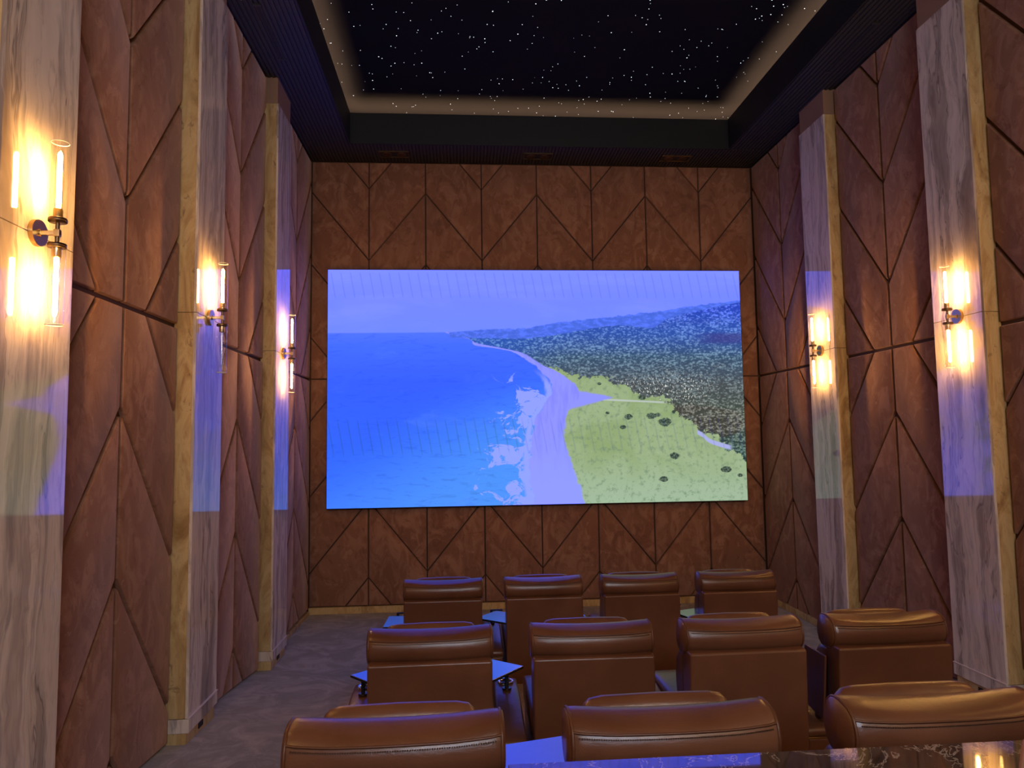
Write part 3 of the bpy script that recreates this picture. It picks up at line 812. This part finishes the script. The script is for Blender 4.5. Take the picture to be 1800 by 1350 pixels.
# swivel trays: corner position, heading of the two edges
def tray(r, con, corner, ang, sa=.27, sb=.40, h=.57, flip=1, lb=''):
    """corner in world xy; first edge heads along ang (deg), second 90 deg on (times flip)"""
    Y, Z, rn = ROWS[r]; o = cons[(r, con)]; ox, oy, oz = o.location
    a = math.radians(ang); ux, uy = math.cos(a), math.sin(a); vx, vy = -uy * flip, ux * flip
    cx = corner[0] + ux * sa / 2 + vx * sb / 2; cy = corner[1] + uy * sa / 2 + vy * sb / 2
    t = empty('tray_table', (ox, oy + .49, Z + .45)); tag(t, lb, 'tray', 'dark swivel trays on the armrests')
    link('post', cyl_me('post', (0, 0, -.002), (0, 0, h - .45 - .002), .012, 16), BLACK, t)
    link('flange', cyl_me('flange', (0, 0, -.002), (0, 0, .008), .028, 20), BRONZE, t)
    bm = bmesh.new(); z0, z1 = h - .45, h - .45 + .012
    add_box(bm, -sa/2, sa/2, -sb/2, sb/2, z0, z1)
    bmesh.ops.bevel(bm, geom=bm.edges[:], offset=.002, segments=1, affect='EDGES')
    top = link('tray_top', bm_mesh('tray_top', bm), SATIN, t)
    rbox('edge_band', (-sa/2 - .001, sa/2 + .001, -sb/2 - .001, sb/2 + .001, z0 - .002, z1 - .003), BLACK, top, bev=0)
    top.location = (cx - ox, cy - oy - .49, 0); top.rotation_euler = (0, 0, a)
    rbox('arm_bar', (min(0, cx-ox), max(0, cx-ox), -.012, .012, z0 - .012, z0 - .001), BLACK, t, bev=.002, seg=1)
tray(1, 1, (.360, 4.35), 140, .27, .42, lb='dark satin swivel tray on the right of the leftmost seat of the middle row')
tray(1, 0, (-.654, 4.303), -48, .30, .36, lb='dark satin swivel tray at the left end of the middle row')
tray(0, 0, (-.642, 6.37), -2, .30, .36, flip=-1, lb='dark satin swivel tray at the left end of the front row')
tray(0, 1, (.298, 6.45), 231, .30, .40, lb='dark satin swivel tray between first and second seats of the front row')
tray(0, 3, (2.06, 6.31), 200, .25, .36, lb='dark satin swivel tray between third and fourth seats of the front row')
tray(2, 1, (.40, 2.97), 194, .36, .24, lb='dark satin swivel tray between first and second seats of the rear row')
# stowed tray hanging beside the rightmost middle seat
t = empty('tray_table', (1.965, 3.92, .165)); tag(t, 'dark tray folded down beside the rightmost seat of the middle row', 'tray', 'dark swivel trays on the armrests')
bm = bmesh.new(); add_box(bm, -.006, .006, -.10, .13, .42, .74)
for v in bm.verts:
    if v.co.z < .5: v.co.y += .03; v.co.x -= .01
    if v.co.z < .5 and v.co.y < 0: v.co.z -= .03
bmesh.ops.bevel(bm, geom=bm.edges[:], offset=.002, segments=1, affect='EDGES')
link('tray_top', bm_mesh('tray_top', bm), PIPING, t)
rbox('hinge', (-.012, .012, .0, .03, .36, .43), BRONZE, t, bev=.003)

# ------------------------------------------------------------------ marble counter behind the rear row
k = .865
ye, zt = 2.272 * k, EYE - k                    # far edge and height of the slab
ct = empty('marble_counter', (2.0, ye, .31)); tag(ct, 'polished dark brown marble counter behind the rear row', 'counter')
o = rbox('counter_top', (.118 - 2.0, 3.45 - 2.0, -.55, 0, -.03, 0), COUNTER, ct, bev=.003, seg=2)
o.location = (0, 0, zt - .31); o.rotation_euler = (math.radians(-.6), 0, 0)
rbox('counter_front', (.18 - 2.0, 3.42 - 2.0, -.10, -.06, .0, zt - .036 - .31), BACKING, ct, bev=.003, seg=1)
rbox('counter_end', (.18 - 2.0, .22 - 2.0, -.50, -.10, .0, zt - .036 - .31), BACKING, ct, bev=.003, seg=1)
rbox('counter_end', (3.38 - 2.0, 3.42 - 2.0, -.50, -.10, .0, zt - .036 - .31), BACKING, ct, bev=.003, seg=1)

# ------------------------------------------------------------------ person at the counter, only the edge of a hand in view
def skin_obj(name, pts, edges, mat, parent, sub=2):
    """pts: name -> (x, y, z, rx, ry)"""
    keys = list(pts); idx = {q: i for i, q in enumerate(keys)}
    me = bpy.data.meshes.new(name); me.from_pydata([pts[q][:3] for q in keys], [(idx[a], idx[b]) for a, b in edges], []); me.update()
    o = link(name, me, mat, parent)
    o.modifiers.new('skin', 'SKIN')
    if not me.skin_vertices: me.skin_vertices.new()
    for q, i in idx.items():
        v = me.skin_vertices[0].data[i]; v.radius = (pts[q][3], pts[q][4] if len(pts[q]) > 4 else pts[q][3])
    me.skin_vertices[0].data[0].use_root = True
    ss = o.modifiers.new('subdivision', 'SUBSURF'); ss.levels = 1; ss.render_levels = sub
    return o
pr = empty('person', (1.84, 1.12, .312)); tag(pr, 'person in dark shirt standing at the counter, hand resting on it', 'person')
hz_ = zt - .312                                     # counter height in the person's frame
def chain(P, E, name, pts, start):
    prev = start
    for i, p in enumerate(pts): P[f'{name}{i}'] = p; E.append((prev, f'{name}{i}')); prev = f'{name}{i}'
P = {'pelvis': (0, 0, .95, .13, .11)}; E_ = []
chain(P, E_, 'sp', [(0, 0, 1.10, .125, .10), (0, .01, 1.25, .145, .11), (0, .0, 1.38, .13, .10)], 'pelvis')
chain(P, E_, 'nk', [(0, .01, 1.47, .058, .06), (0, .02, 1.53, .06, .065), (0, .035, 1.60, .078, .095), (0, .035, 1.67, .076, .092), (0, .03, 1.72, .05, .06)], 'sp2')
for sd, sx in (('l', -1), ('r', 1)):
    chain(P, E_, 'lg' + sd, [(sx*.09, 0, .86, .095, .10), (sx*.10, .01, .50, .062, .068), (sx*.10, -.01, .28, .052, .056), (sx*.10, -.02, .09, .036, .04), (sx*.105, .09, .04, .04, .03), (sx*.11, .17, .03, .035, .022)], 'pelvis')
# right arm hangs, left arm reaches to the counter
chain(P, E_, 'ar', [(.17, 0, 1.40, .058, .06), (.23, 0, 1.14, .044, .046), (.25, .08, .90, .028, .030), (.25, .10, .83, .035, .020), (.25, .11, .75, .018, .012)], 'sp2')
chain(P, E_, 'al', [(-.17, 0, 1.40, .058, .06), (-.245, .10, 1.16, .044, .046), (-.30, .34, 1.05, .034, .036), (-.375, .45, hz_ + .150, .027, .030), (-.405, .525, hz_ + .140, .036, .018), (-.412, .585, hz_ + .122, .038, .016)], 'sp2')
body = skin_obj('body', P, E_, FLESH, pr)
fing = [('thumb', (-.430, .515, hz_ + .140), (-.487, .553, hz_ + .122), (-.473, .598, hz_ + .012))]
for nm, x, q in (('index', -.428, .0), ('middle', -.403, .006), ('ring', -.379, .0), ('little', -.357, -.014)):
    fing.append((nm, (x, .592 + q, hz_ + .120), (x, .632 + q, hz_ + .088), (x, .640 + q, hz_ + .0105)))
for nm, a, b, c in fing:
    r0 = .0130 if nm == 'thumb' else .0095
    m1 = tuple((b[i] + c[i]) / 2 for i in range(3))
    skin_obj('finger', {'a': (*a, r0), 'b': (*b, r0 * .98), 'm': (*m1, r0 * .9), 'c': (*c, r0 * .75)}, [('a', 'b'), ('b', 'm'), ('m', 'c')], FLESH, body, 2)
for sx in (-1, 1):
    o = link('eye', lathe_me('eye', [(.0, -.010), (.007, -.007), (.010, 0), (.007, .007), (0, .010)], 14), plain('eye_white', (.7, .68, .65), .3), body); o.location = (sx*.030, .112, 1.645)
    o = link('ear', lathe_me('ear', [(.0, -.028), (.010, -.020), (.012, 0), (.011, .020), (0, .030)], 12), FLESH, body); o.location = (sx*.076, .03, 1.635)
o = link('nose', lathe_me('nose', [(.016, -.022), (.015, -.012), (.009, .006), (.004, .024), (0, .026)], 12), FLESH, body); o.location = (0, .118, 1.615)
o = rbox('mouth', (-.023, .023, .110, .121, 1.572, 1.581), plain('lips', (.40, .14, .11), .5), body, bev=.003)
Ps = {q: (v[0], v[1], v[2], v[3] + .014, v[4] + .014) for q, v in P.items() if q in ('pelvis', 'sp0', 'sp1', 'sp2', 'ar0', 'ar1', 'al0', 'al1')}
Ps['pelvis'] = (0, 0, .90, .155, .130); Ps['sp0'] = (0, 0, 1.08, .145, .12)
shirt = skin_obj('shirt', Ps, [e for e in E_ if e[0] in Ps and e[1] in Ps], plain('charcoal_cloth', (.03, .03, .035), .9), pr)
Pt = {q: (v[0], v[1], v[2] - (.03 if q == 'pelvis' else 0), v[3] + .014, v[4] + .014) for q, v in P.items() if q == 'pelvis' or (q[:2] == 'lg' and q[3] in '0123')}
skin_obj('trousers', Pt, [e for e in E_ if e[0] in Pt and e[1] in Pt], plain('navy_cloth', (.02, .022, .035), .9), pr)
skin_obj('hair', {'a': (0, .012, 1.715, .078, .090), 'b': (0, -.03, 1.65, .072, .062), 'c': (0, .015, 1.755, .045, .055)}, [('a', 'b'), ('a', 'c')], plain('dark_hair', (.015, .010, .008), .6), pr)

# ------------------------------------------------------------------ unseen pendants added behind the camera as warm fill
OPAL = mat_emit('opal_fill_glow', (1.0, .74, .45), PENDANT_FILL)
def fill_pendant_proto():
    t = empty('fill_pendant')
    link('globe', lathe_me('globe', [(0, -.11)] + [(.11 * math.cos(a), .11 * math.sin(a)) for a in [math.radians(-75 + 15*i) for i in range(11)]] + [(.03, .107)], 28), OPAL, t)
    link('cap', lathe_me('cap', [(.036, .100), (.036, .135), (.012, .150), (.006, .150)], 20), BRASS, t)
    link('rod', cyl_me('rod', (0, 0, .15), (0, 0, ZSTAR - 3.55), .005, 10), BRONZE, t)
    link('ceiling_rose', cyl_me('ceiling_rose', (0, 0, ZSTAR - 3.57), (0, 0, ZSTAR - 3.55), .05, 24), BRASS, t)
    return t
pp_ = fill_pendant_proto()
for i, (x, lb) in enumerate(((.1, 'added opal fill pendant behind the counter, left of three'), (1.2, 'added opal fill pendant behind the counter, middle of three'), (2.3, 'added opal fill pendant behind the counter, right of three'))):
    o = pp_ if i == 0 else copy_tree(pp_, (x, -.9, 3.55))
    o.location = (x, -.9, 3.55); tag(o, lb, 'pendant lamp', 'added opal fill pendants behind the counter')
